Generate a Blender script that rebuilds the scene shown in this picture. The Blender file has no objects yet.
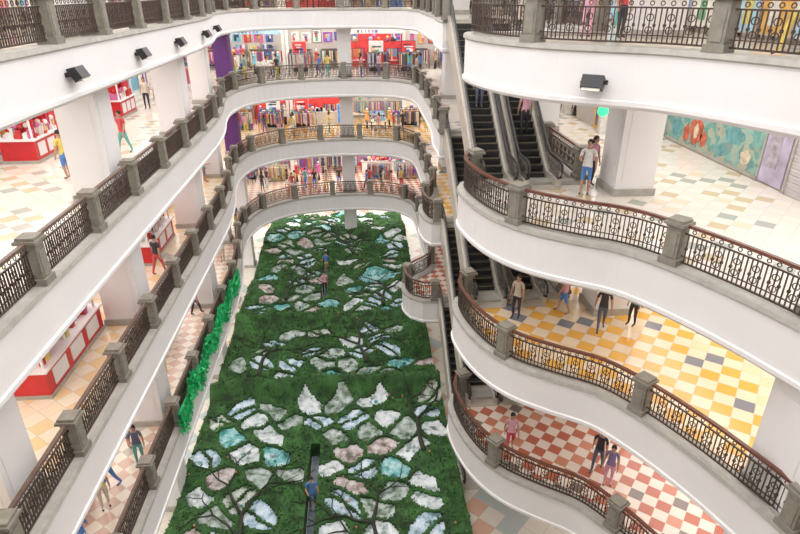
import bpy, bmesh, math, random
from mathutils import Vector, Matrix, noise
from mathutils.geometry import tessellate_polygon
random.seed(7)
scene=bpy.context.scene
scene.view_settings.view_transform='Standard'
scene.view_settings.exposure=0.46
R=random.random
def link(o):
    scene.collection.objects.link(o); return o
# ------------------------------------------------------------ materials
def mat(name,col,rough=0.5,metal=0.0,emis=0.0,var=0.0,scale=3.0,bump=0.0,alpha=1.0):
    m=bpy.data.materials.new(name); m.use_nodes=True
    nt=m.node_tree; b=nt.nodes['Principled BSDF']
    b.inputs['Base Color'].default_value=(*col,1); b.inputs['Roughness'].default_value=rough
    b.inputs['Metallic'].default_value=metal
    if emis:
        b.inputs['Emission Color'].default_value=(*col,1); b.inputs['Emission Strength'].default_value=emis
    if alpha<1: b.inputs['Alpha'].default_value=alpha
    if var or bump:
        tc=nt.nodes.new('ShaderNodeTexCoord'); n=nt.nodes.new('ShaderNodeTexNoise'); n.inputs['Scale'].default_value=scale
        n.inputs['Detail'].default_value=3
        nt.links.new(tc.outputs['Object'],n.inputs['Vector'])
        if var:
            r=nt.nodes.new('ShaderNodeValToRGB')
            r.color_ramp.elements[0].position=.3; r.color_ramp.elements[1].position=.7
            r.color_ramp.elements[0].color=tuple(max(0,c*(1-var)) for c in col)+(1,)
            r.color_ramp.elements[1].color=tuple(min(1,c*(1+var)) for c in col)+(1,)
            nt.links.new(n.outputs['Fac'],r.inputs['Fac']); nt.links.new(r.outputs['Color'],b.inputs['Base Color'])
        if bump:
            bp=nt.nodes.new('ShaderNodeBump'); bp.inputs['Strength'].default_value=bump
            nt.links.new(n.outputs['Fac'],bp.inputs['Height']); nt.links.new(bp.outputs['Normal'],b.inputs['Normal'])
    return m
def tilemat(name,stops,size,rot,checker=None,rough=0.16,grout=(.55,.5,.43),left=0.0):
    m=bpy.data.materials.new(name); m.use_nodes=True; nt=m.node_tree; N=nt.nodes; L=nt.links
    b=N['Principled BSDF']; b.inputs['Roughness'].default_value=rough
    tc=N.new('ShaderNodeTexCoord'); mp=N.new('ShaderNodeMapping')
    mp.inputs['Rotation'].default_value=(0,0,math.radians(rot)); mp.inputs['Scale'].default_value=(1/size,1/size,0)
    L.new(tc.outputs['Object'],mp.inputs['Vector'])
    fl=N.new('ShaderNodeVectorMath'); fl.operation='FLOOR'; L.new(mp.outputs['Vector'],fl.inputs[0])
    wn=N.new('ShaderNodeTexWhiteNoise'); wn.noise_dimensions='3D'; L.new(fl.outputs['Vector'],wn.inputs['Vector'])
    r=N.new('ShaderNodeValToRGB'); cr=r.color_ramp; cr.interpolation='CONSTANT'
    while len(cr.elements)<len(stops): cr.elements.new(.5)
    for e,(p,c) in zip(cr.elements,stops): e.position=p; e.color=(*c,1)
    L.new(wn.outputs['Value'],r.inputs['Fac'])
    out=r.outputs['Color']
    if checker:
        ck=N.new('ShaderNodeTexChecker'); ck.inputs['Scale'].default_value=1.0
        ad=N.new('ShaderNodeVectorMath'); ad.operation='ADD'; ad.inputs[1].default_value=(.5,.5,.5)
        L.new(fl.outputs['Vector'],ad.inputs[0]); L.new(ad.outputs['Vector'],ck.inputs['Vector'])
        mx=N.new('ShaderNodeMix'); mx.data_type='RGBA'
        L.new(ck.outputs['Fac'],mx.inputs['Factor']); L.new(out,mx.inputs[6]); mx.inputs[7].default_value=(*checker,1)
        out=mx.outputs[2]
    if left:   # paler laying pattern on the left-hand gallery
        sx=N.new('ShaderNodeSeparateXYZ'); L.new(tc.outputs['Object'],sx.inputs[0])
        a=N.new('ShaderNodeMath'); a.operation='LESS_THAN'; a.inputs[1].default_value=-6; L.new(sx.outputs['X'],a.inputs[0])
        c=N.new('ShaderNodeMath'); c.operation='MULTIPLY'; c.inputs[1].default_value=left; L.new(a.outputs[0],c.inputs[0])
        m3=N.new('ShaderNodeMix'); m3.data_type='RGBA'; L.new(c.outputs[0],m3.inputs['Factor']); L.new(out,m3.inputs[6]); m3.inputs[7].default_value=(.84,.76,.62,1)
        out=m3.outputs[2]
    fr=N.new('ShaderNodeVectorMath'); fr.operation='FRACTION'; L.new(mp.outputs['Vector'],fr.inputs[0])
    sp=N.new('ShaderNodeSeparateXYZ'); L.new(fr.outputs['Vector'],sp.inputs[0])
    mn=N.new('ShaderNodeMath'); mn.operation='MINIMUM'; L.new(sp.outputs['X'],mn.inputs[0]); L.new(sp.outputs['Y'],mn.inputs[1])
    lt=N.new('ShaderNodeMath'); lt.operation='LESS_THAN'; lt.inputs[1].default_value=.03; L.new(mn.outputs[0],lt.inputs[0])
    m2=N.new('ShaderNodeMix'); m2.data_type='RGBA'; L.new(lt.outputs[0],m2.inputs['Factor']); L.new(out,m2.inputs[6]); m2.inputs[7].default_value=(*grout,1)
    L.new(m2.outputs[2],b.inputs['Base Color'])
    return m
M_white=mat('white_plaster',(.83,.81,.81),.6,var=.02,scale=.6)
M_ceil=mat('ceiling_plaster',(.85,.83,.82),.7,var=.02,scale=.6)
M_ledge=mat('ledge_stone',(.42,.40,.36),.5,var=.12,scale=4)
M_post=mat('post_stone',(.25,.23,.19),.6,var=.15,scale=6)
M_bronze=mat('bronze_metal',(.085,.06,.05),.4,.5,var=.15,scale=5)
M_wood=mat('handrail_wood',(.15,.055,.035),.35,var=.2,scale=8)
M_wood2=mat('handrail_bronze',(.14,.09,.07),.4,var=.2,scale=8)
M_black=mat('black_rubber',(.015,.015,.017),.4,var=.1)
M_step=mat('escalator_step',(.05,.05,.055),.45,.4,var=.3,scale=30)
M_clad=mat('escalator_cladding',(.58,.53,.46),.35,.3,var=.05)
M_glass=mat('balustrade_glass',(.16,.15,.13),.1,0,alpha=.6,var=.02)
M_yel=mat('yellow_edge',(.35,.27,.08),.5,var=.05)
cream=(.80,.71,.58)
F4=tilemat('floor_tile_cream',[(0,cream),(.85,(.55,.5,.4))],.9,45)
F3=tilemat('floor_tile_sage',[(0,(.78,.72,.65)),(.5,(.76,.67,.52)),(.72,(.42,.44,.40)),(.86,(.62,.50,.32))],.5,45,checker=(.80,.75,.68),grout=(.62,.57,.5),left=.15)
F2=tilemat('floor_tile_yellow',[(0,(.78,.42,.08)),(.5,(.80,.62,.40)),(.70,(.22,.23,.27)),(.78,(.82,.46,.09))],.52,38,checker=(.80,.66,.49),left=.45)
F1=tilemat('floor_tile_red',[(0,(.50,.15,.09)),(.45,(.62,.27,.17)),(.7,(.24,.19,.17)),(.8,(.55,.20,.12))],.43,40,checker=(.80,.70,.60),left=.5)
F0=tilemat('floor_tile_ground',[(0,(.72,.66,.58)),(.7,(.45,.5,.5)),(.85,(.65,.4,.3))],.8,45)
# ------------------------------------------------------------ mesh builder
class MB:
    def __init__(s): s.v=[];s.f=[];s.m=[]
    def add(s,vs,fs,m=0):
        o=len(s.v); s.v+=[tuple(v) for v in vs]; s.f+=[tuple(i+o for i in f) for f in fs]; s.m+=[m]*len(fs)
    def box(s,c,d,m=0,a=0.0,tilt=None):
        x,y,z=d[0]/2,d[1]/2,d[2]/2
        ca,sa=math.cos(a),math.sin(a); vs=[]
        for zz in(-z,z):
            for xx,yy in((-x,-y),(x,-y),(x,y),(-x,y)):
                p=Vector((xx,yy,zz))
                if tilt: p=tilt@p
                vs.append((c[0]+p.x*ca-p.y*sa,c[1]+p.x*sa+p.y*ca,c[2]+p.z))
        s.add(vs,[(0,3,2,1),(4,5,6,7),(0,1,5,4),(1,2,6,5),(2,3,7,6),(3,0,4,7)],m)
    def tube(s,pts,rs,m=0,n=6,cap=True):
        vs=[]
        for i,p in enumerate(pts):
            p=Vector(p); d=(Vector(pts[min(i+1,len(pts)-1)])-Vector(pts[max(i-1,0)])).normalized()
            u=Vector((1,0,0)) if abs(d.z)>=.95 else d.cross(Vector((0,0,1))).normalized()
            w=d.cross(u); r=rs[i] if hasattr(rs,'__len__') else rs
            for k in range(n):
                t=2*math.pi*k/n; vs.append(p+u*math.cos(t)*r+w*math.sin(t)*r)
        fs=[]
        for i in range(len(pts)-1):
            for k in range(n): fs.append((i*n+k,i*n+(k+1)%n,(i+1)*n+(k+1)%n,(i+1)*n+k))
        if cap: fs.append(tuple(range(n))[::-1]); fs.append(tuple(range((len(pts)-1)*n,len(pts)*n)))
        s.add(vs,fs,m)
    def sphere(s,c,r,m=0,seg=10,rg=7,sc=(1,1,1),zmin=-2):
        vs=[];fs=[]
        for i in range(rg+1):
            ph=math.pi*i/rg
            for k in range(seg):
                t=2*math.pi*k/seg
                vs.append((c[0]+r*sc[0]*math.sin(ph)*math.cos(t),c[1]+r*sc[1]*math.sin(ph)*math.sin(t),c[2]+r*sc[2]*max(zmin,math.cos(ph))))
        for i in range(rg):
            for k in range(seg): fs.append((i*seg+k,(i+1)*seg+k,(i+1)*seg+(k+1)%seg,i*seg+(k+1)%seg))
        s.add(vs,fs,m)
    def sweep(s,path,prof,m=0,closed=True,mats=None):
        n=len(prof); vs=[]
        for x,y,nx,ny in path:
            for o,z in prof: vs.append((x+nx*o,y+ny*o,z))
        K=n if closed else n-1
        for k in range(K):
            fs=[(i*n+k,i*n+(k+1)%n,(i+1)*n+(k+1)%n,(i+1)*n+k) for i in range(len(path)-1)]
            if k==0: base=len(s.v); s.v+=vs
            s.f+=[tuple(q+base for q in f) for f in fs]; s.m+=[mats[k] if mats else m]*len(fs)
    def done(s,name,mats,parent=None,smooth=False,loc=None):
        me=bpy.data.meshes.new(name); me.from_pydata(s.v,[],s.f)
        for mm in mats: me.materials.append(mm)
        me.polygons.foreach_set('material_index',s.m)
        if smooth: me.polygons.foreach_set('use_smooth',[True]*len(s.f))
        me.update(); o=link(bpy.data.objects.new(name,me))
        if parent: o.parent=parent
        if loc: o.location=loc
        return o
def empty(name,loc=(0,0,0)):
    e=bpy.data.objects.new(name,None); e.location=loc; return link(e)
# ------------------------------------------------------------ plan
LV=[0,4.5,9.0,13.5,18.3,22.9]
TH=1.2
def catmull(P,step=.45):
    out=[]
    for i in range(len(P)-1):
        p0=Vector(P[max(i-1,0)]);p1=Vector(P[i]);p2=Vector(P[i+1]);p3=Vector(P[min(i+2,len(P)-1)])
        n=max(1,int((p2-p1).length/step))
        for k in range(n):
            t=k/n
            out.append(.5*((2*p1)+(p2-p0)*t+(2*p0-5*p1+4*p2-p3)*t*t+(3*p1-p0-3*p2+p3)*t**3))
    out.append(Vector(P[-1])); return out
EX0,EX1,EY0,EY1=3.95,7.6,19.3,27.1
def edgeA(b):
    return catmull([(-7,-.3),(-7,10),(-7,20),(-7,27),(-7.05,31),(-7.35,34),(-7.75,36.5),(-7.9,39),(-7.5,41.5),(-6.4,43.4),(-4.6,44.7),(-2,45.4),(.8,45.4),(2.8,44.8),(4.0,43.4),(4.35,41.5),(4.35,37),(4.3,33),(4.15-.2*b,31.2),(4.05-.95*b,30.3),(4.0-1.5*b,29.5),(4.0-1.65*b,28.6),(4.0-1.3*b,27.6),(3.97-.65*b,27.15),(EX0,EY1)])
AS={1:edgeA(1),2:edgeA(.45),3:edgeA(0),4:edgeA(0),5:edgeA(0)}
B=[Vector((EX1,EY1)),Vector((EX1,23.2)),Vector((EX1,EY0))]
C=catmull([(EX0,EY0),(3.6,19.15),(3.4,18.6),(3.4,17.9),(3.6,16.8),(4.0,15.7),(4.7,14.7),(5.7,13.9),(6.7,13.2),(7.4,12.2),(8.0,11.0),(8.5,9.7),(8.95,8),(9.2,5),(9.2,2),(9.1,-.3)],.3)
def normals(P,closed=False):
    out=[]; n=len(P)
    for i,p in enumerate(P):
        if closed: a=P[i-1]; b=P[(i+1)%n]
        else: a=P[max(i-1,0)]; b=P[min(i+1,n-1)]
        d=(b-a); d.normalize(); out.append((p.x,p.y,-d.y,d.x))
    return out
OX0,OX1,OY0,OY1=-17.2,14.2,-8,56
outer=[Vector((OX0,OY0,0)),Vector((OX1,OY0,0)),Vector((OX1,OY1,0)),Vector((OX0,OY1,0))]
def clean(P):
    o=[]
    for p in P:
        if not o or (p-o[-1]).length>1e-3:o.append(p)
    return o
def slab(level,name,z1,z0,fmat):
    HOLE=clean(AS[level]+B+C)
    h3=[Vector((p.x,p.y,0)) for p in HOLE]
    tess=tessellate_polygon([outer,h3]); allp=outer+h3
    mb=MB()
    def orient(t):
        a,b,c=[allp[i] for i in t]
        return t if (b-a).cross(c-a).z>0 else (t[0],t[2],t[1])
    tt=[orient(t) for t in tess]
    mb.add([(p.x,p.y,z1) for p in allp],tt,0)
    mb.add([(p.x,p.y,z0) for p in allp],[(t[0],t[2],t[1]) for t in tt],1)
    path=normals(HOLE,True); path.append(path[0])
    prof=[(.45,z1+.003),(.45,z1+.13),(-.05,z1+.13),(-.07,z1+.02),(-.02,z1-.02),(0,z1-.06),(0,z0+.16),(-.05,z0+.14),(-.05,z0+.04),(.02,z0-.04),(.5,z0-.04),(.5,z0)]
    mb.sweep(path,prof,closed=False,mats=[3,3,3,3,2,2,2,2,2,2,2])
    return mb.done(name,[fmat,M_ceil,M_white,M_ledge])
for i,(fm) in enumerate([F0,F1,F2,F3,F4]):
    if i: slab(i,'floor',LV[i],LV[i]-TH,fm)
slab(5,'ceiling',LV[5],LV[5]-.6,M_ceil)
mb=MB(); mb.box((-1.5,24,-.1),(31.4,64,.2)); mb.done('floor',[F0])
def wall(name,c,d,m=M_white):
    mb=MB(); mb.box(c,d); return mb.done(name,[m])
H=25
wall('wall_left',(OX0-.15,24,H/2),(.3,64.6,H)); wall('wall_right',(OX1+.15,24,H/2),(.3,64.6,H))
wall('wall_back',(-1.5,56.15,H/2),(31.4,.3,H)); wall('wall_front',(-1.5,-8.15,H/2),(31.4,.3,H))
mb=MB()
for k in range(12): mb.box((1,1+k*4.2,23.4),(19,.3,.7))
for k in range(7): mb.box((-7+k*2.8,23,23.7),(.12,48,.15))
mb.done('skylight_frame',[M_white])
# ------------------------------------------------------------ railings
def resample(P,step):
    out=[];acc=0;nxt=0
    for a,b in zip(P,P[1:]):
        L=(b-a).length
        if L<1e-6: continue
        while nxt<=acc+L+1e-6:
            t=(nxt-acc)/L; p=a.lerp(b,t); d=(b-a)/L
            out.append((p,math.atan2(d.y,d.x))); nxt+=step
        acc+=L
    return out
def plen(P): return sum((b-a).length for a,b in zip(P,P[1:]))
def railing(P,z,bay,off=.17,dense=False):
    Q=[Vector((x+nx*off,y+ny*off)) for x,y,nx,ny in normals(P)]
    mb=MB(); L=plen(Q); zb=z+.13
    nb=max(1,round(L/bay)); bl=L/nb
    posts=resample(Q,bl*.99999)
    for p,a in posts:
        mb.box((p.x,p.y,zb+.08),(.46,.46,.16),1,a); mb.box((p.x,p.y,zb+.5),(.36,.36,1.0),1,a)
        mb.box((p.x,p.y,zb+.52),(.24,.40,.62),1,a); mb.box((p.x,p.y,zb+.52),(.40,.24,.62),1,a)
        mb.box((p.x,p.y,zb+1.03),(.50,.50,.07),1,a); mb.box((p.x,p.y,zb+1.1),(.4,.4,.08),1,a)
    st=.105 if dense else .11; bw=.036 if dense else .026
    path=normals(Q)
    for (o0,o1,z0,z1,m) in((-.05,.05,.98,1.05,2),(-.02,.02,.08,.12,0),(-.02,.02,.80,.835,0),(-.015,.015,.24,.262,0)):
        mb.sweep(path,[(o0,zb+z0),(o0,zb+z1),(o1,zb+z1),(o1,zb+z0)],m)
    pl=[p for p,a in posts]
    for k,(p,a) in enumerate(resample(Q,st)):
        if min((p-q).length for q in pl)<.22: continue
        mb.box((p.x,p.y,zb+.46),(bw,.024,.72),0,a)
        t=Vector((math.cos(a),math.sin(a),0)); n=8
        if k%2: mb.box((p.x,p.y,zb+.46),(bw+.03,.05,.06),0,a)
        lst=[]
        if k%2==0: lst.append((.907,.055))
        if k%4==0: lst+= [(.62,.085),(.36,.085)]
        for (rz,rr) in lst:
            vs=[];fs=[]
            for j in range(n):
                th=2*math.pi*j/n
                for r2,s2 in((rr,-.012),(rr,.012),(rr-.022,0)):
                    vs.append(Vector((p.x,p.y,zb+rz))+t*math.cos(th)*r2+Vector((0,0,math.sin(th)*r2))+Vector((-t.y,t.x,0))*s2)
            for j in range(n):
                for c in range(3): fs.append((j*3+c,j*3+(c+1)%3,((j+1)%n)*3+(c+1)%3,((j+1)%n)*3+c))
            mb.add(vs,fs,0)
    return mb.done('balcony_railing',[M_bronze,M_post,M_wood2 if dense else M_wood])
for i in(1,2,3,4):
    railing(AS[i],LV[i],3.1,dense=True); railing(B,LV[i],3.9); railing(C,LV[i],4.4)
    railing([Vector((9.1,-.3)),Vector((-7,-.3))],LV[i],4)
# ------------------------------------------------------------ columns
COLS=[]
def column(x,y,z0,z1,w,m=M_white,d=None):
    COLS.append((x,y,z0,w)); d=d or w; mb=MB(); h=z1-z0
    mb.box((0,0,h/2),(w,d,h)); mb.box((0,0,.12),(w+.12,d+.12,.24),1); mb.box((0,0,h-.12),(w+.14,d+.14,.24))
    for s in(-1,1):
        mb.box((s*w/2,0,h/2),(.03,d*.7,h-1)); mb.box((0,s*d/2,h/2),(w*.7,.03,h-1))
    return mb.done('column',[m,M_ledge],loc=(x,y,z0))
M_purple=mat('purple_paint',(.13,.035,.20),.5,var=.1)
for i in range(5):
    z0=LV[i]; z1=LV[i+1]-(TH if i<4 else .6)-.002
    for y in(.6,10.4,18.9,28.1): column(-8.25,y,z0,z1,1.2)
    column(-8.95,36.6,z0,z1,1.0)
    column(-8.7,42.4,z0,z1,1.0,M_purple if i in(2,3) else M_white)
    column(9.75,9.1,z0,z1,1.5)
    for y in(18.3,28.0,37.3): column(9.0 if y<30 else 6.2,y,z0,z1,1.3)
    column(-.6,46.9,z0,z1,1.0)
    for x in (-11.5,9): column(x,47.5,z0,z1,1.0)
def freespot(x,y,l,r=.45):
    return not any(abs(x-a)<w/2+r and abs(y-b)<w/2+r and abs(z-LV[l])<.1 for a,b,z,w in COLS)
# ------------------------------------------------------------ escalators
def escalator(x,zb,zt,name='escalator'):
    e=empty(name,(x,0,0)); rise=zt-zb
    y0,y1=EY0+.5,EY1-.5; w=.9
    def zz(y): return zb+.02+rise*min(1,max(0,(y-y0)/(y1-y0)))
    mb=MB(); n=int(rise/.2)
    for k in range(n):
        yy=y0+(k+.5)*(y1-y0)/n; z=zb+(k+1)*rise/n
        mb.box((0,yy,z-.25),(w,(y1-y0)/n,.5),0)
        mb.box((0,yy-(y1-y0)/n/2+.02,z+.003),(w,.025,.01),1)
        for g in range(9): mb.box((-w/2+.05+g*.1,yy-(y1-y0)/n/2-.004,z-.1),(.03,.01,.18),0)
    mb.box((0,EY0-.15,zb+.02),(w+.3,1.4,.03),2); mb.box((0,EY1+.15,zt+.02),(w+.3,1.4,.03),2)
    mb.done('steps',[M_step,M_yel,M_clad],e)
    mb=MB(); ys=[EY0-.7,EY0,y0-.1,y0+.4]+[y0+.4+(y1-y0-.8)*k/6 for k in range(1,7)]+[y1+.2,EY1,EY1+.7]
    for s in(-1,1):
        X=s*(w/2+.1)
        vs=[];fs=[]
        for y in ys:
            z=zz(y)
            lo=-.75 if EY0<=y<=EY1 else -.01
            for xx,d in((X-.09,lo),(X-.09,.28),(X+.09,.28),(X+.09,lo)): vs.append((xx,y,z+d))
        for k in range(len(ys)-1):
            for c in range(4): fs.append((k*4+c,k*4+(c+1)%4,k*4+4+(c+1)%4,k*4+4+c))
        fs+= [(0,1,2,3),tuple(len(vs)-4+q for q in(3,2,1,0))]
        mb.add(vs,fs,0)
        vs=[];fs=[]
        for y in ys:
            z=zz(y); vs+=[(X-.012,y,z+.28),(X-.012,y,z+.88),(X+.012,y,z+.88),(X+.012,y,z+.28)]
        for k in range(len(ys)-1):
            for c in(0,2): fs.append((k*4+c,k*4+(c+1)%4,k*4+4+(c+1)%4,k*4+4+c))
        mb.add(vs,fs,1)
        hp=[(X,y,zz(y)+.92) for y in ys]
        hp=[(X,ys[0]+.05,zz(ys[0])+.32),(X,ys[0]-.18,zz(ys[0])+.42),(X,ys[0]-.26,zz(ys[0])+.62),(X,ys[0]-.18,zz(ys[0])+.83)]+hp+[(X,ys[-1]+.18,zt+.85),(X,ys[-1]+.26,zt+.62),(X,ys[-1]+.18,zt+.42),(X,ys[-1]-.05,zt+.32)]
        mb.tube(hp,.045,2,8)
        mb.tube([(X,y,zz(y)+.86) for y in ys],.03,3,6)
    vs=[];fs=[]
    yu=[y for y in ys if EY0<=y<=EY1]
    for y in yu: vs+=[(-w/2-.19,y,zz(y)-.75),(w/2+.19,y,zz(y)-.75)]
    for k in range(len(yu)-1): fs.append((2*k,2*k+1,2*k+3,2*k+2))
    mb.add(vs,fs,0)
    mb.done('balustrade',[M_clad,M_glass,M_black,M_wood],e)
for i in(0,1,2,3):
    escalator(4.75,LV[i],LV[i+1]); escalator(6.25,LV[i],LV[i+1])
# ------------------------------------------------------------ garden on the ground
GX0,GX1,GY0,GY1=-7.75,3.98,9.5,51.5
rg=random.Random(21)
seeds=[];SG_={}
row=0;y=9.0
while y<52.5:
    x=-8.5+(row%2)*.75+rg.random()*.3
    while x<4.8:
        sxx=x+(rg.random()-.5)*.6; syy=y+(rg.random()-.5)*.6
        on=rg.random()<.86
        if 24.2<syy<25.7 or 31.6<syy<32.8: on=False
        if 27.2<syy<31.3: on=rg.random()<.62
        if abs(sxx+2.25)<.7 and (syy<22 or 35<syy<43.5): on=False
        if abs(sxx+.6)<1.0 and abs(syy-46.9)<1.1: on=False
        if sxx<-7.2 or sxx>3.5: on=False
        if math.hypot(sxx-1.3,syy-38.3)<1.5: x+=1.42; continue
        seeds.append((sxx,syy,on,rg.choice((0,0,0,1,1,2,2,3,4,5)),1.0,rg.choice((-.9,-.6,.6,.9))))
        x+=1.4+rg.random()*.35
    y+=1.14; row+=1
seeds.append((1.3,38.3,True,4,2.4,0.1))
for s in seeds:
    for i in(-1,0,1):
        for j in(-1,0,1): SG_.setdefault((int(s[0]//2)+i,int(s[1]//2)+j),[]).append(s)
paths=[(-2.45,-2.05,13,21.0),(-2.7,-2.3,35.2,43.0)]
def cellat(x,y,g=.16):
    """index of pane material, -1 hedge, -2 path/void"""
    for x0,x1,y0,y1 in paths:
        if x0<x<x1 and y0<y<y1: return -2
    if abs(x+.6)<.62 and abs(y-46.9)<.62: return -2
    wx=x+.18*noise.noise(Vector((x*1.3,y*1.3,11)))+.03*noise.noise(Vector((x*4,y*4,2))); wy=y+.18*noise.noise(Vector((x*1.3,y*1.3,5)))+.03*noise.noise(Vector((x*4,y*4,8)))
    b1=b2=99;bs=None
    for s in SG_.get((int(x//2),int(y//2)),()):
        dx,dy=wx-s[0],wy-s[1]; ca,sa=math.cos(s[5]),math.sin(s[5])
        u=dx*ca+dy*sa; v=-dx*sa+dy*ca
        d=math.sqrt((u*.82)**2+(v*1.25)**2)/ (1 if s[4]==1 else 1.9)
        if d<b1: b2=b1;b1=d;bs=s
        elif d<b2: b2=d
    if bs and bs[2] and b2-b1>g and b1<.74: 
        dx,dy=wx-bs[0],wy-bs[1]; ca,sa=math.cos(bs[5]),math.sin(bs[5])
        u=dx*ca+dy*sa; v=-dx*sa+dy*ca
        if bs[4]==1 and bs[3] in(0,5) and abs(v+.02+.1*u)<.045: return -1   # mid-rib twig
        return bs[3]
    return -1
def gh(x,y):
    n=noise.noise(Vector((x*.45,y*.45,0)))*.38+noise.noise(Vector((x*1.7,y*1.7,3)))*.12+noise.noise(Vector((x*5,y*5,7)))*.06
    r=.8*math.exp(-((y-24.9)/.5)**2)+.5*math.exp(-((y-32.1)/.5)**2)+.5*math.exp(-((y-46.5)/1.5)**2)
    return .85+n+r
st=.085
nx=int((GX1-GX0)/st); ny=int((GY1-GY0)/st)
vs=[(GX0+i*st,GY0+j*st,gh(GX0+i*st,GY0+j*st)) for j in range(ny+1) for i in range(nx+1)]
lo=[(v[0],v[1],v[2]-.11) for v in vs]
fs=[];keep={};pf=[];pm=[];grid={}
for j in range(ny):
    for i in range(nx):
        c=cellat(GX0+(i+.5)*st,GY0+(j+.5)*st); grid[(i,j)]=c
        k=j*(nx+1)+i; q=(k,k+1,k+nx+2,k+nx+1)
        if c==-1: fs.append(q); keep[(i,j)]=1
        elif c>=0: pf.append(q); pm.append(c)
mb=MB(); mb.add(vs,fs,0)
for (i,j) in list(keep):
    for di,dj,a,b in((-1,0,(0,1),(0,0)),(1,0,(1,0),(1,1)),(0,-1,(0,0),(1,0)),(0,1,(1,1),(0,1))):
        if (i+di,j+dj) not in keep:
            p=vs[(j+a[1])*(nx+1)+i+a[0]]; q=vs[(j+b[1])*(nx+1)+i+b[0]]
            edge=grid.get((i+di,j+dj),-2)==-2
            zp=0 if edge else p[2]-.18; zq=0 if edge else q[2]-.18
            mb.add([p,(p[0],p[1],zp),(q[0],q[1],zq),q],[(0,1,2,3)],0)
G1=mat('hedge_green',(.032,.10,.022),.8,var=.7,scale=1.4,bump=.6)
G2=mat('leaf_green',(.06,.175,.035),.7,var=.5,scale=1.1); G3=mat('leaf_dark',(.015,.055,.016),.7,var=.3,scale=2)
G4=mat('leaf_bright',(.02,.50,.16),.35,var=.3,scale=3)
garden=empty('topiary_garden')
mb.done('hedge',[G1],garden,smooth=True)
mb=MB()
for k in range(60000):
    x=GX0+R()*(GX1-GX0); y=13+R()*(GY1-13)
    if grid.get((int((x-GX0)/st),int((y-GY0)/st)),-1)!=-1: continue
    z=gh(x,y)+.02; s=.05+.07*R()
    d=Vector((R()-.5,R()-.5,R()*.7)).normalized()*s; e=Vector((R()-.5,R()-.5,R()-.5)).normalized()*s*.5
    p=Vector((x,y,z)); mb.add([p,p+d*.5+e,p+d,p+d*.5-e],[(0,1,2,3)],random.choice((0,0,1)))
mb.done('leaves',[G2,G3],garden)
M_branch=mat('branch_brown',(.03,.035,.02),.8,var=.4,scale=5)
def panemat(name,c1,c2,c3):
    m=bpy.data.materials.new(name); m.use_nodes=True; nt=m.node_tree;N=nt.nodes;L=nt.links;b=N['Principled BSDF']; b.inputs['Roughness'].default_value=.2
    tc=N.new('ShaderNodeTexCoord'); n=N.new('ShaderNodeTexNoise'); n.inputs['Scale'].default_value=2.4; n.inputs['Detail'].default_value=4; n.inputs['Roughness'].default_value=.6
    r=N.new('ShaderNodeValToRGB'); cr=r.color_ramp; cr.elements.new(.5)
    for e,(p,c) in zip(cr.elements,((.37,c3),(.48,c1),(.62,c2))): e.position=p; e.color=(*c,1)
    L.new(tc.outputs['Object'],n.inputs['Vector']); L.new(n.outputs['Fac'],r.inputs['Fac']); L.new(r.outputs['Color'],b.inputs['Base Color']); return m
PC=[panemat('pane_ice',(.44,.58,.70),(.70,.79,.86),(.15,.26,.28)),panemat('pane_white',(.60,.66,.68),(.78,.81,.82),(.22,.30,.26)),panemat('pane_grey',(.27,.34,.29),(.50,.56,.54),(.06,.12,.06)),
    panemat('pane_rose',(.44,.35,.33),(.64,.60,.60),(.15,.14,.11)),panemat('pane_teal',(.12,.42,.42),(.45,.66,.68),(.04,.16,.14)),panemat('pane_sand',(.36,.40,.32),(.62,.66,.62),(.09,.15,.07))]
mb=MB(); mb.v+=lo; mb.f+=pf; mb.m+=pm
mb.done('leaf_panels',PC,garden,smooth=True)
mb=MB()
for s in seeds:
    if s[2] and rg.random()<.4:
        for w_ in range(3 if s[4]==1 else 16):
            sp=.5 if s[4]==1 else 1.6
            x,y=s[0]+(R()-.5)*sp,s[1]+(R()-.5)*sp*.7; mb.sphere((x,y,gh(x,y)-.08),.05+.07*R(),random.choice((0,1,3,2,4)),6,4)
mb.done('displays',PC,garden)
mb=MB()
def tree(x,y,ang,L,r,d):
    P=[];n=6;a=ang
    for k in range(n+1):
        P.append((x,y,gh(x,y)+.04))
        x+=math.cos(a)*L/n; y+=math.sin(a)*L/n; a+=(rg.random()-.5)*.35
    if any(not(GX0+.2<p[0]<GX1-.2) for p in P): P=[p for p in P if GX0+.2<p[0]<GX1-.2]
    if len(P)<2: return
    mb.tube(P,[r*(1-.5*k/len(P)) for k in range(len(P))],0,5)
    if d: 
        for s in(-1,1): tree(P[-1][0],P[-1][1],a+s*(.45+.3*rg.random()),L*.75,r*.6,d-1)
        if rg.random()<.7: tree(P[len(P)//2][0],P[len(P)//2][1],ang+rg.choice((-1,1))*.8,L*.7,r*.5,d-1)
for x,y in((.6,14),(2.6,20),(-4.9,15),(-5.5,26),(.2,27),(-5,35),(1.5,33.5),(-.4,42)): tree(x,y,math.pi/2+(rg.random()-.5)*.3,2.2,.13,3)
mb.done('branches',[M_branch],garden,smooth=True)
M_orn=mat('ornament_red',(.6,.2,.13),.35,var=.2)
mb=MB()
for k in range(70):
    x=GX0+R()*(GX1-GX0); y=13+R()*36
    if cellat(x,y,.1)!=-1: continue
    mb.sphere((x,y,gh(x,y)+.08),.05,0,6,4)
mb.done('ornaments',[M_orn],garden)
M_soil=mat('path_paving',(.16,.20,.22),.6,var=.4,scale=3)
mb=MB()
for x0,x1,y0,y1 in paths: mb.box(((x0+x1)/2,(y0+y1)/2,.02),(x1-x0,y1-y0,.04))
mb.done('path_paving',[M_soil],garden)
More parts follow.
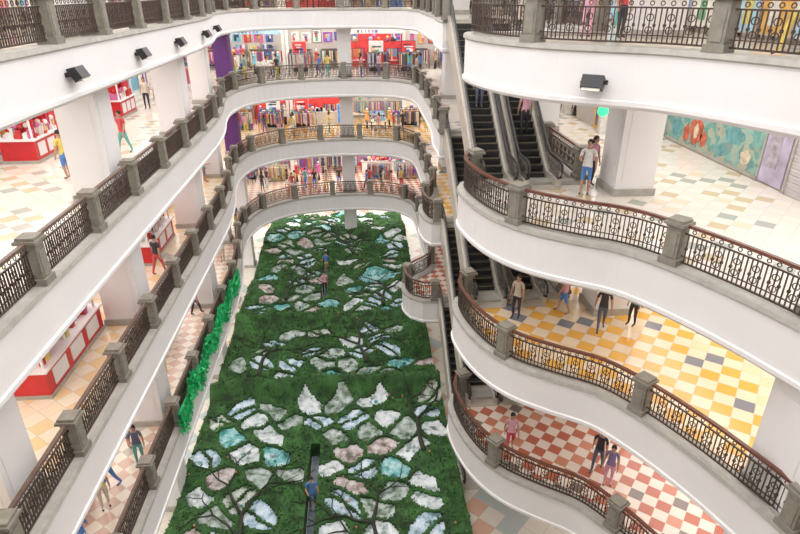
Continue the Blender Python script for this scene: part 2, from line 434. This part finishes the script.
# garland along L1 left rail
mb=MB()
for k in range(6500):
    y=17.8+12.4*R(); s=.09+.11*R(); z=4.5+.95*R()**.8+.25*math.sin(y*2.3)
    d=Vector((R()*.3-.1,R()-.5,R()-.5)).normalized()*s; e=Vector((R()*.3-.1,R()-.5,R()-.5)).normalized()*s*.4
    p=Vector((-6.92+.16*R(),y,z))
    mb.add([p,p+d*.5+e,p+d,p+d*.5-e],[(0,1,2,3)],0)
mb.tube([(-6.9,18,5.25),(-6.9,24,5.1),(-6.9,30,5.25)],.05,0,6)
mb.done('tinsel_garland',[G4])
# ------------------------------------------------------------ floodlights
def flood(x,y,z,side,a=0):
    e=empty('floodlight',(x,y,z)); e.rotation_euler=(0,0,a); mb=MB()
    T=Matrix.Rotation(math.radians(-30*side),3,'Y')
    mb.box((side*.2,0,0),(.22,.5,.3),0,0,T); mb.box((side*.30,0,-.06),(.03,.42,.24),1,0,T)
    for q in range(4): mb.box((side*.08,-.2+q*.13,.02),(.06,.02,.26),0,0,T)
    mb.tube([(0,.28,0),(side*.2,.28,0)],.02,0); mb.tube([(0,-.28,0),(side*.2,-.28,0)],.02,0); mb.box((0,0,0),(.03,.6,.1),0)
    mb.done('housing',[M_black,M_clad],e)
for y in(15.7,20.8,25.5,30.2,34.5): flood(-6.97 if y<33 else -7.35,y,17.72,1)
flood(5.65,13.85,17.65,-1,math.radians(55))
M_glow=mat('green_lamp',(.06,.8,.35),.3,emis=.9)
mb=MB(); mb.sphere((0,0,0),.15,0,12,8); mb.tube([(0,0,.1),(0,0,.45)],.03,1); mb.done('green_signal_lamp',[M_glow,M_black],loc=(6.75,15.7,16.62))
# ------------------------------------------------------------ shop goods
pal=[(.6,.05,.05),(.75,.7,.65),(.1,.15,.4),(.75,.35,.1),(.6,.15,.35),(.15,.4,.2),(.05,.05,.06),(.7,.6,.2),(.2,.45,.6),(.8,.78,.75),(.35,.1,.4),(.4,.25,.15)]
PM=[mat('goods_%d'%i,c,.5,var=.15,scale=4) for i,c in enumerate(pal)]
M_shelf=mat('shelf_laminate',(.54,.50,.45),.4,var=.05)
M_sign=[mat('sign_%d'%i,c,.4,emis=.12,var=.25,scale=2.5) for i,c in enumerate([(.65,.06,.06),(.70,.65,.6),(.08,.24,.58),(.65,.38,.10),(.30,.08,.36),(.08,.38,.32),(.35,.55,.68)])]
NS=len(M_sign)
SM=PM+[M_shelf]+M_sign+[M_black]; SH=len(PM); SG=SH+1; BK=len(SM)-1
def rack(mb,x,y,L=1.6):
    mb.tube([(x-L/2,y,0),(x-L/2,y,1.5)],.02,BK,5); mb.tube([(x+L/2,y,0),(x+L/2,y,1.5)],.02,BK,5); mb.tube([(x-L/2,y,1.5),(x+L/2,y,1.5)],.02,BK,5)
    base=random.randrange(len(pal))
    for q in range(int(L/.1)-1):
        hh=.65+.4*R(); mb.box((x-L/2+.08+q*.1,y,1.48-hh/2),(.055,.42,hh),base if R()<.35 else random.randrange(len(pal)))
def mannequin(mb,x,y,m):
    mb.tube([(x,y,0),(x,y,.75)],[.12,.015],BK,6); mb.tube([(x,y,.7),(x,y,.95),(x,y,1.15),(x,y,1.38),(x,y,1.45)],[.2,.15,.11,.18,.06],m,8); mb.sphere((x,y,1.58),.09,9,8,6)
def table(mb,x,y,m):
    mb.box((x,y,.7),(1.3,.8,.06),SH); 
    for a in(-.58,.58):
        for b in(-.33,.33): mb.box((x+a,y+b,.34),(.05,.05,.68),BK)
    for q in range(16):
        g=.06+.2*R(); mb.box((x+(R()-.5)*1.15,y+(R()-.5)*.6,.73+g/2),(.16,.14,g),random.choice((m,m,random.randrange(len(pal)))))
def shelf(mb,xx,y,hh=2.0):
    base=random.randrange(len(pal)); mb.box((xx,y+.2,hh/2),(1.05,.04,hh),SH)
    for sz in range(int(hh/.47)):
        mb.box((xx,y,.1+sz*.47),(1.05,.36,.03),SH); x2=-.48
        while x2<.42:
            w=.08+.16*R(); g=.14+.24*R(); mb.box((xx+x2+w/2,y-.02,.12+sz*.47+g/2),(w*.92,.24,g),base if R()<.5 else random.randrange(len(pal))); x2+=w+.02
def poster(mb,x,y,z,w,h,c):
    """framed picture panel: ground colour, figure blocks and lettering strips"""
    mb.box((x,y,z),(w,.04,h),c); mb.box((x,y+.01,z),(w+.08,.03,h+.08),random.choice((SH,BK,9)))
    d=random.randrange(len(pal)); mb.box((x+(R()-.5)*w*.4,y-.025,z-h*.1),(w*.3,.02,h*.6),d)
    mb.box((x+(R()-.5)*w*.5,y-.03,z+h*.1),(w*.25,.02,h*.35),random.randrange(len(pal)))
    for q in range(3): mb.box((x+(R()-.5)*w*.2,y-.035,z+h*(.38-.09*q)),(w*(.3+.4*R()),.015,h*.045),random.choice((9,1,BK,6)))
def shopfront(cx,cy,z,L,a,h=3.25,front=True,big=False):
    mb=MB(); kind=random.randrange(4); W=random.choice((1,9,SH,SH,1,9,8,7,3))
    mb.box((0,2.6,h/2),(L-.05,.05,h),random.choice((SH,9,1,W,SH,SG+2,SG)))
    if front:
        mb.box((0,.0,h-.24),(L-.3,.12,.38),random.choice((SH,9,1,SG+random.randrange(NS),SG+random.randrange(NS))))
        for q in range(random.randint(5,9)): mb.box((-L*.3+q*.3,-.08,h-.24),(.06+.14*R(),.05,.22),random.choice((0,2,6,4,5)))
    if big:   # street-facing glazing with large poster panels
        for q in range(3): poster(mb,-L*.3+q*L*.3,-.1,1.25,1.3,2.1,SG+random.choice((2,6,5,2,1,3)))
    for s in(-1,1): mb.box((s*(L/2-.12),.0,h/2),(.24,.3,h),random.choice((SH,9,1)))
    for q in range(5):
        if R()<.85: poster(mb,-L*.38+q*L*.19,2.54,2.35+.2*R(),.55+.3*R(),.6+.5*R(),random.choice((SG,SG+1,SG+2,SG+3,SG+4,SG+6,4,8,0,0,2,9,3)))
    if kind==0:
        for k in range(int(L/1.3)): shelf(mb,-L/2+.8+k*1.25,2.1)
        for q in range(2): table(mb,-1.2+q*2.4,.8,random.randrange(len(pal)))
        for q in range(3): rack(mb,-1.5+q*1.6,.1,1.3)
    elif kind==1:
        for q in range(8): rack(mb,-1.4+(q%2)*2.7,.1+.28*q,1.6+.4*R())
        mannequin(mb,0,.2,random.randrange(len(pal))); mannequin(mb,2.0,.3,random.randrange(len(pal)))
    elif kind==2:
        for q in range(3): table(mb,-1.6+q*1.6,.5+.3*R(),random.randrange(len(pal)))
        for q in range(3): rack(mb,-1.6+q*1.6,1.9,1.3)
        for q in range(12): mb.sphere(((R()-.5)*L*.8,.8+R(),2.0+.6*R()),.12+.1*R(),random.randrange(len(pal)),8,6)
    else:
        mb.box((0,.5,.5),(L*.6,.6,1.0),random.choice((0,4,8,1,W))); mb.box((0,.5,1.03),(L*.64,.7,.06),SH)
        for q in range(22): 
            g=.12+.3*R(); mb.box(((R()-.5)*L*.55,.5,1.06+g/2),(.15,.2,g),random.randrange(len(pal)))
        mannequin(mb,-2.1,.3,random.randrange(len(pal))); rack(mb,-1.3,1.6); rack(mb,1.2,1.5,2); poster(mb,1.9,-.1,.95,.7,1.6,SG+random.randrange(NS))
    o=mb.done('shop_display',SM,loc=(cx,cy,z)); o.rotation_euler=(0,0,a); return o
STANDS=[]
def island(x,y,z,a=0.0):
    STANDS.append((x,y,z)); mb=MB(); k=random.randrange(3)
    if k==0:
        for q in range(3): rack(mb,0,-.8+q*.8,1.8)
        poster(mb,0,1.15,1.3,1.1,2.0,SG+random.randrange(NS)); mb.box((0,1.15,.15),(1.2,.4,.3),BK)
    elif k==1:
        table(mb,0,-.5,random.randrange(len(pal))); table(mb,0,.5,random.randrange(len(pal))); mannequin(mb,-.95,0,random.choice((0,4,8,3))); mannequin(mb,.95,.2,random.choice((0,4,8,3)))
    else:
        shelf(mb,-.55,.2,1.4); shelf(mb,.55,.2,1.4); rack(mb,0,-.6,1.9)
        for q in range(6): mb.sphere((-.9+q*.36,.3,1.65+.2*R()),.16,random.choice((0,4,8,3,7)),8,6)
    o=mb.done('merchandise_stand',SM,loc=(x,y,z)); o.rotation_euler=(0,0,a)
for i in(1,2,3,4):
    z=LV[i]+.001
    for y in(10,15.2,20.4,25.6,30.8,36,41.2): shopfront(-14.4,y,z,5,math.pi/2)
    for x in(-13,-8,-3,2,7,11.6): shopfront(x,51.4+.6*R(),z,4.9,0,front=R()<.55)
    ys=(11,16.2,21.4,26.6,31.8,37) if i==4 else (29,34.2,39.4)
    for y in ys: shopfront(11.5,y,z,5,-math.pi/2,big=(i==4))
    if i<4:
        for x in(-9.6,-6.9,-4.2,2.0,4.6): island(x,49.8,z,(R()-.5)*.4)
for y in(21.3,30.6,37.2,40.6): island(-11.2,y,LV[2]+.001,math.pi/2)
for y in(19.9,28,31,37.2,40.4): island(-10.9,y,LV[1]+.001,math.pi/2)
for y in(38,41.5): island(-11.6,y,LV[3]+.001,math.pi/2)
# mural and shutter on L3
def mural():
    m=bpy.data.materials.new('mural_paint'); m.use_nodes=True; nt=m.node_tree;N=nt.nodes;L=nt.links;b=N['Principled BSDF']; b.inputs['Roughness'].default_value=.5
    tc=N.new('ShaderNodeTexCoord'); v=N.new('ShaderNodeTexVoronoi'); v.inputs['Scale'].default_value=3.6
    n=N.new('ShaderNodeTexNoise'); n.inputs['Scale'].default_value=2.2; n.inputs['Detail'].default_value=6
    mx=N.new('ShaderNodeVectorMath'); mx.operation='ADD'
    L.new(tc.outputs['Object'],n.inputs['Vector']); L.new(tc.outputs['Object'],mx.inputs[0]); L.new(n.outputs['Color'],mx.inputs[1]); L.new(mx.outputs[0],v.inputs['Vector'])
    r=N.new('ShaderNodeValToRGB'); cr=r.color_ramp
    cols=[(0,(.12,.32,.28)),(.25,(.20,.42,.38)),(.5,(.30,.48,.44)),(.68,(.38,.48,.38)),(.8,(.46,.42,.30)),(.9,(.14,.30,.30))]
    while len(cr.elements)<len(cols): cr.elements.new(.5)
    for e,(p,c) in zip(cr.elements,cols): e.position=p; e.color=(*c,1)
    sp=N.new('ShaderNodeSeparateColor'); L.new(v.outputs['Color'],sp.inputs[0]); L.new(sp.outputs[0],r.inputs['Fac']); L.new(r.outputs['Color'],b.inputs['Base Color'])
    return m
MU=mural()
mb=MB(); mb.box((0,0,1.15),(.1,6.6,2.1),0)
def blob(y,z,ry,rz,m,x=-.055):
    n=14; mb.add([(x,y+math.cos(2*math.pi*k/n)*ry*(1+.15*math.sin(k*2.3)),z+math.sin(2*math.pi*k/n)*rz*(1+.15*math.cos(k*1.7))) for k in range(n)],[tuple(range(n))],m)
blob(.9,.85,.5,.6,2); blob(.95,1.5,.22,.25,3,-.058); blob(.3,.6,.25,.3,2); blob(1.6,.6,.25,.35,2,-.06); blob(.9,.8,.18,.3,3,-.06); blob(-1.6,1.2,.6,.35,4); blob(2.4,.7,.5,.4,4); blob(-2.5,.6,.3,.25,3); blob(-1.0,.5,.3,.25,4)
for s in(-1,1): mb.box((0,s*3.33,1.15),(.14,.08,2.2),1)
mb.box((0,0,2.22),(.14,6.7,.08),1); mb.box((0,0,.08),(.14,6.7,.12),1)
mb.done('wall_mural',[MU,M_ledge,mat('mural_orange',(.52,.13,.07),.5,var=.4,scale=5),mat('mural_cream',(.66,.56,.42),.5,var=.3,scale=5),mat('mural_teal',(.14,.36,.38),.5,var=.3,scale=5)],loc=(14.12,22.3,13.51))
mb=MB(); mb.box((0,0,1.1),(.09,1.2,2.1),0); mb.box((0,0,2.18),(.12,1.3,.08),1); mb.box((-.05,.1,1.2),(.02,.5,1.2),2); mb.done('poster_panel',[mat('poster_mauve',(.50,.44,.58),.5,var=.3,scale=1.5),M_ledge,mat('poster_figure',(.40,.36,.42),.5,var=.4,scale=4)],loc=(14.12,18.3,13.51))
mb=MB()
for k in range(26): mb.box((0,0,.06+k*.11),(.08+(k%2)*.03,5.0,.10),0)
for s in(-1,0,1): mb.box((-.02,s*2.5,1.45),(.14,.1,2.9),1)
mb.done('roller_shutter',[mat('shutter_metal',(.62,.6,.62),.4,.3,var=.05),M_ledge],loc=(14.1,15.0,13.51))
# kiosks
M_red=mat('kiosk_red',(.60,.025,.03),.35,var=.1)
def kiosk(x,y,z,L=2.8,W=1.5,a=0,topper=True):
    e=empty('retail_kiosk',(x,y,z)); e.rotation_euler=(0,0,a); mb=MB()
    mb.box((0,0,.45),(W,L,.86),0); mb.box((0,0,.9),(W+.14,L+.14,.06),SH+1); mb.box((0,0,.06),(W+.06,L+.06,.12),SH+2)
    for s in(-1,1):
        for t in(-1,1): mb.box((s*W*.45,t*L*.46,1.5),(.06,.06,1.2),SH+1)
    if topper:
        for t in(-.3,.0): mb.box((0,L*t,1.55),(W*.8,.05,1.0),0); 
        mb.box((0,-L*.27,2.1),(W+.05,L*.40,.10),0); mb.box((W*.5,-L*.27,1.98),(.05,L*.4,.3),0)
        mb.box((0,L*.36,1.3),(W*.7,L*.2,.8),0); mb.box((0,L*.36,1.75),(W*.75,L*.22,.08),SH+1)
        for q in range(4): mb.box((-W*.3+q*W*.2,L*.36,1.3),(.05,L*.22,.7),1+random.choice((9,4)))
    for q in range(75):
        g=.1+.3*R(); mb.box(((R()-.5)*W*.85,(R()-.5)*L*.9,.93+g/2),(.1+.1*R(),.1+.1*R(),g),1+random.choice((0,4,1,9,0,7,1,9)))
    for q in range(18):
        mb.sphere(((R()-.5)*W*.8,(R()-.5)*L*.85,1.3+.1*R()),.11,1+random.choice((0,4,1,9)),8,5)
    for t in(-.3,0,.3): mb.box((W/2+.012,t*L,.5),(.02,L*.22,.5),SH+1)
    mb.done('counter',[M_red]+PM+[M_white,M_ledge],e)
KI=[(-9.9,16.2,9.001,3.9,2.0),(-9.6,24.9,9.001,3.4,1.7),(-9.7,13.6,4.501,2.6,1.3),(-9.9,24,4.501,3,1.5),(-10.2,34.2,4.501,2.6,1.3),(-10.6,34,9.001,2.6,1.3),(-12.9,24.5,13.501,2.6,1.3),(-12.8,28.5,13.501,2.4,1.2),(-12.6,33,13.501,2.2,1.1)]
for k in KI: kiosk(*k)
kiosk(11.6,22.5,9.001,2.4,1.2,.3,False); kiosk(11.6,24.2,4.501,2.4,1.2,.3)
mb=MB(); mb.box((0,0,.05),(.4,.4,.1)); mb.box((0,0,.65),(.18,.18,1.1)); mb.box((0,0,1.3),(.3,.06,.4)); mb.done('red_sign_stand',[M_red],loc=(-11.2,23.4,13.501))
# ------------------------------------------------------------ people
M_skin=mat('skin',(.52,.30,.20),.6,var=.06); M_hair=mat('hair_dark',(.02,.015,.012),.6,var=.3,scale=20); M_shoe=mat('shoe',(.05,.045,.04),.5,var=.2)
M_eye=mat('eye_dark',(.02,.015,.01),.2,var=.1)
CL=[mat('cloth_%d'%i,c,.85,var=.12,scale=6) for i,c in enumerate([(.8,.8,.8),(.1,.25,.6),(.6,.08,.1),(.05,.05,.06),(.75,.4,.5),(.15,.45,.4),(.65,.6,.5),(.25,.2,.35),(.75,.6,.15),(.12,.14,.2)])]
def body(name,stride=0.0,arm=0.0,woman=False,shorts=False,bend=0.0,hold=False):
    me=bpy.data.meshes.new(name); bm=bmesh.new(); sk=bm.verts.layers.skin.verify()
    def V(p,rx,ry=None,root=False):
        v=bm.verts.new(p); v[sk].radius=(rx,ry or rx); v[sk].use_root=root; return v
    sw=.165 if woman else .185
    pel=V((0,0,.95),.135,.10,True); wa=V((0,.0,1.10),.115 if woman else .13,.09); ch=V((0,bend*.4,1.28),.145,.10); nb=V((0,bend*.8,1.43),.075,.07); nk=V((0,bend+.005,1.50),.052); hd=V((0,bend+.02,1.58),.062,.07)
    E=[(pel,wa),(wa,ch),(ch,nb),(nb,nk),(nk,hd)]
    hands=[]
    for s in(-1,1):
        sh=V((s*sw,bend*.7,1.39),.062); sa=arm*s
        if hold and s==1: el=V((s*(sw+.05),.08,1.13),.044); wr=V((s*(sw-.02),.30,1.15),.030); hn=V((s*(sw-.04),.37,1.16),.034,.02)
        else: el=V((s*(sw+.055),-sa*.5+.0,1.12),.044); wr=V((s*(sw+.075),-sa+.05,.88),.028); hn=V((s*(sw+.075),-sa+.075,.81),.034,.02)
        E+=[(nb,sh),(sh,el),(el,wr),(wr,hn)]
        hands.append((Vector(wr.co),Vector(hn.co),s))
        st_=stride*s
        hp=V((s*.092,0,.86),.092,.09); kn=V((s*.10,st_*.55+.03,.49),.060); an=V((s*.10,st_-(.02 if st_<0 else 0),.10+(.05 if st_<-.05 else 0)),.038); to=V((s*.115,st_+.15,.045),.038,.03)
        E+=[(pel,hp),(hp,kn),(kn,an),(an,to)]
    for a,b in E: bm.edges.new((a,b))
    bm.to_mesh(me); bm.free()
    ob=link(bpy.data.objects.new(name,me)); ob.modifiers.new('skin','SKIN'); ss=ob.modifiers.new('sub','SUBSURF'); ss.levels=1; ss.render_levels=1
    dg=bpy.context.evaluated_depsgraph_get(); dg.update(); ev=bpy.data.meshes.new_from_object(ob.evaluated_get(dg))
    bpy.data.objects.remove(ob)
    mb=MB(); mb.v=[tuple(v.co) for v in ev.vertices]
    for p in ev.polygons:
        c=p.center; m=1
        if c.z>1.44 and abs(c.x)<.09: m=0
        elif abs(c.x)>sw+.0 and c.z<1.24: m=0
        elif hold and c.y>.15 and c.z>1.0: m=0
        elif c.z<.09: m=3
        elif c.z<(.48 if shorts else .0): m=0
        elif c.z<.93: m=2
        mb.m.append(m); mb.f.append(tuple(p.vertices))
    for wr,hn,s in hands:
        d=(hn-wr).normalized(); side=Vector((0,1,0)) if not(hold and s==1) else Vector((-1,0,0)); inw=Vector((-s,0,0)) if not(hold and s==1) else Vector((0,0,-1))
        for q,ln in enumerate((.075,.085,.08,.062)):
            b=hn+side*(.026-.017*q)+d*.01
            mb.tube([b,b+d*ln*.5+inw*.004,b+d*ln*.85+inw*.02,b+d*ln*.95+inw*.035],[.009,.0085,.0075,.005],0,5)
        b=hn-d*.025+side*.025; mb.tube([b,b+side*.028+d*.02,b+side*.032+d*.05+inw*.008],[.011,.010,.006],0,5)
    hc=(0,bend+.03,1.62)
    mb.sphere(hc,.1,0,14,10,(.76,.94,1.15))
    mb.sphere((0,hc[1]+.055,hc[2]-.055),.045,0,8,6,(.95,.8,.9))
    mb.tube([(0,hc[1]+.088,hc[2]+.01),(0,hc[1]+.113,hc[2]-.025),(0,hc[1]+.09,hc[2]-.032)],[.006,.013,.006],0,5)
    mb.box((0,hc[1]+.091,hc[2]-.056),(.036,.008,.008),2)
    for s in(-1,1):
        mb.sphere((s*.03,hc[1]+.085,hc[2]+.003),.011,5,6,4); mb.sphere((s*.078,hc[1],hc[2]-.01),.022,0,6,5,(.4,.8,1.3))
    mb.sphere((0,hc[1]-.018,hc[2]+.028),.108,4,14,9,(.82,.93,1.05),zmin=-.25)
    if woman: mb.tube([(0,hc[1]-.05,hc[2]+.03),(0,hc[1]-.07,hc[2]-.08),(0,hc[1]-.075,hc[2]-.22)],[.085,.078,.04],4,8)
    me=bpy.data.meshes.new(name); me.from_pydata(mb.v,[],mb.f)
    for m in(M_skin,CL[0],CL[1],M_shoe,M_hair,M_eye): me.materials.append(m)
    me.polygons.foreach_set('material_index',mb.m); me.polygons.foreach_set('use_smooth',[True]*len(me.polygons)); me.update()
    return me
PB=[('shopper_man',body('man_stand',.02,.0)),('shopper_woman',body('woman_stand',.03,.02,True)),('shopper_man',body('man_walk',.24,.16,False)),('shopper_woman',body('woman_walk',.22,.14,True,True)),('shopper_man',body('man_shorts',.05,.03,False,True,.02,True)),('shopper_woman',body('woman_hold',.04,.02,True,False,.03,True))]
PLACED=[]
def person(k,x,y,z,rot,s=1.0,top=None,bot=None):
    PLACED.append((x,y,z))
    n,me=PB[k]; o=link(bpy.data.objects.new(n,me)); o.location=(x,y,z+.003); o.rotation_euler=(0,0,math.radians(rot)); o.scale=(s,s,s)
    for idx,c in((1,top),(2,bot)):
        o.material_slots[idx].link='OBJECT'; o.material_slots[idx].material=CL[random.randrange(10) if c is None else c]
    return o
Z=LV
def clear(x,y,l):
    z=Z[l]
    if not freespot(x,y,l,.35): return False
    if any(abs(b-z)<.1 and abs(x-a)<W/2+.4 and abs(y-c)<L/2+.4 for a,c,b,L,W in KI): return False
    if any(abs(b-z)<.1 and abs(x-a)<1.45 and abs(y-c)<1.45 for a,c,b in STANDS): return False
    return not any(abs(b-z)<.1 and math.hypot(x-a,y-c)<.6 for a,c,b in PLACED)
person(4,7.45,17.9,Z[3],150,1.05,0,1); person(5,7.95,18.85-.1,Z[3],200,1,4,3)
person(2,8.2,16.7,Z[2],160,1,3,9); person(1,9.4,16.9,Z[2],120,.95,5,3); person(0,10.4,18.2,Z[2],200,1,9,3); person(3,8.3,20.2,Z[2],30,.98,6,9); person(0,8.2,21.3,Z[2],270,.7,1,3); person(1,8.9,20.8,Z[2],250,1,3,2); person(5,9.6,20.2,Z[2],200,1,3,3); person(3,7.3,17.9,Z[2],60,1,4,1); person(1,5.5,17.7,Z[2],140,1,6,3)
person(3,5.2,15.9,Z[1],170,1,4,2); person(2,8.0,14.8,Z[1],140,1,3,9); person(1,8.1,14.1,Z[1],150,.98,7,4); person(4,10,17,Z[1],90)
def estep(x,zb,zt,k,rot,*a):
    y0,y1=EY0+.5,EY1-.5; n=int((zt-zb)/.2); person(a[0],x,y0+(k+.5)*(y1-y0)/n,zb+(k+1)*(zt-zb)/n,rot,1,*a[1:])
estep(4.75,Z[3],Z[4],9,180,0,3,9); estep(6.25,Z[3],Z[4],5,0,1,4,3); estep(4.75,Z[2],Z[3],6,180,1,0,2); estep(6.25,Z[1],Z[2],9,0,0,2,3)
for x,y,r in((7.0,18.3,140),(7.8,17.8,200),(9.8,16.2,60),(10.4,13.6,180),(9.8,22.5,150),(9.5,12.8,100)): person(random.randrange(6),x,y,Z[4],r)
person(1,-11.6,34.6,Z[3],190,1,6,3); person(0,-11.0,35.0,Z[3],180,1,3,3)
for x,y,l in((-10.8,13.0,2),(-8.4,26.8,1),(-8.6,17.2,1),(-8.5,15.3,1),(-8.4,14.4,1),(-11,16.2,1),(-8.9,20.9,1),(-8.3,12.6,1),(-11,17.6,1),(-7.9,16.3,1),(-11.5,18.9,2),(-12.9,28.5,2),(-9.2,30.3,2),(-12.5,19,3),(-11,27.3,3),(-9.2,32,2),(-9.0,30.6,1),(-9,31,3),(-12,22,4),(-10,26,4),(-8.2,22.3,2),(-8.6,21.8,1),(-8.3,33.2,1),(-9.2,35.2,2),(-10.2,21,3),(-9.4,24.5,3),(-12.2,16,3),(-8.5,39,1),(-9.3,39.2,2)):
    if clear(x,y,l): person(random.randrange(6),x,y,Z[l],R()*360)
for l,n in((1,24),(2,13),(3,13),(4,5)):
    c=0;t=0
    while c<n and t<3000:
        t+=1
        x=-10+R()*20; y=46.3+R()*1.9
        if not clear(x,y,l): continue
        person(random.randrange(6),x,y,Z[l],R()*360); c+=1
for k in(0,3): person(random.randrange(6),-2.25,14.6+k*1.12,.04,180*(k%2)+R()*30,1,1,1)
for k in(1,4): person(random.randrange(6),-2.5,36+k*1.12,.04,180*(k%2),1,random.choice((0,4,1)))
# ------------------------------------------------------------ lights
def area(name,x,y,z,sx,sy,p,col=(1,.965,.93)):
    l=bpy.data.lights.new(name,'AREA'); l.shape='RECTANGLE'; l.size=sx; l.size_y=sy; l.energy=p; l.color=col
    o=link(bpy.data.objects.new(name,l)); o.location=(x,y,z)
for i in range(5):
    zc=LV[i+1]-(TH if i<4 else .6)-.03
    area('ceiling_light',-12,22,zc,6,44,1120); area('ceiling_light',11.6,18,zc,3,40,680); area('ceiling_light',-1.5,50.5,zc,28,7,1100)
w=bpy.data.worlds.new('World'); scene.world=w; w.use_nodes=True
w.node_tree.nodes['Background'].inputs[0].default_value=(1,.985,.98,1); w.node_tree.nodes['Background'].inputs[1].default_value=2.65
# ------------------------------------------------------------ camera
cd=bpy.data.cameras.new('camera'); cam=link(bpy.data.objects.new('camera',cd)); cd.sensor_width=36; cd.lens=584/800*36; cd.clip_start=.05
cam.location=(0,0,19.6); cam.rotation_euler=(math.radians(90-25.4),0,math.radians(-4.4)); scene.camera=cam
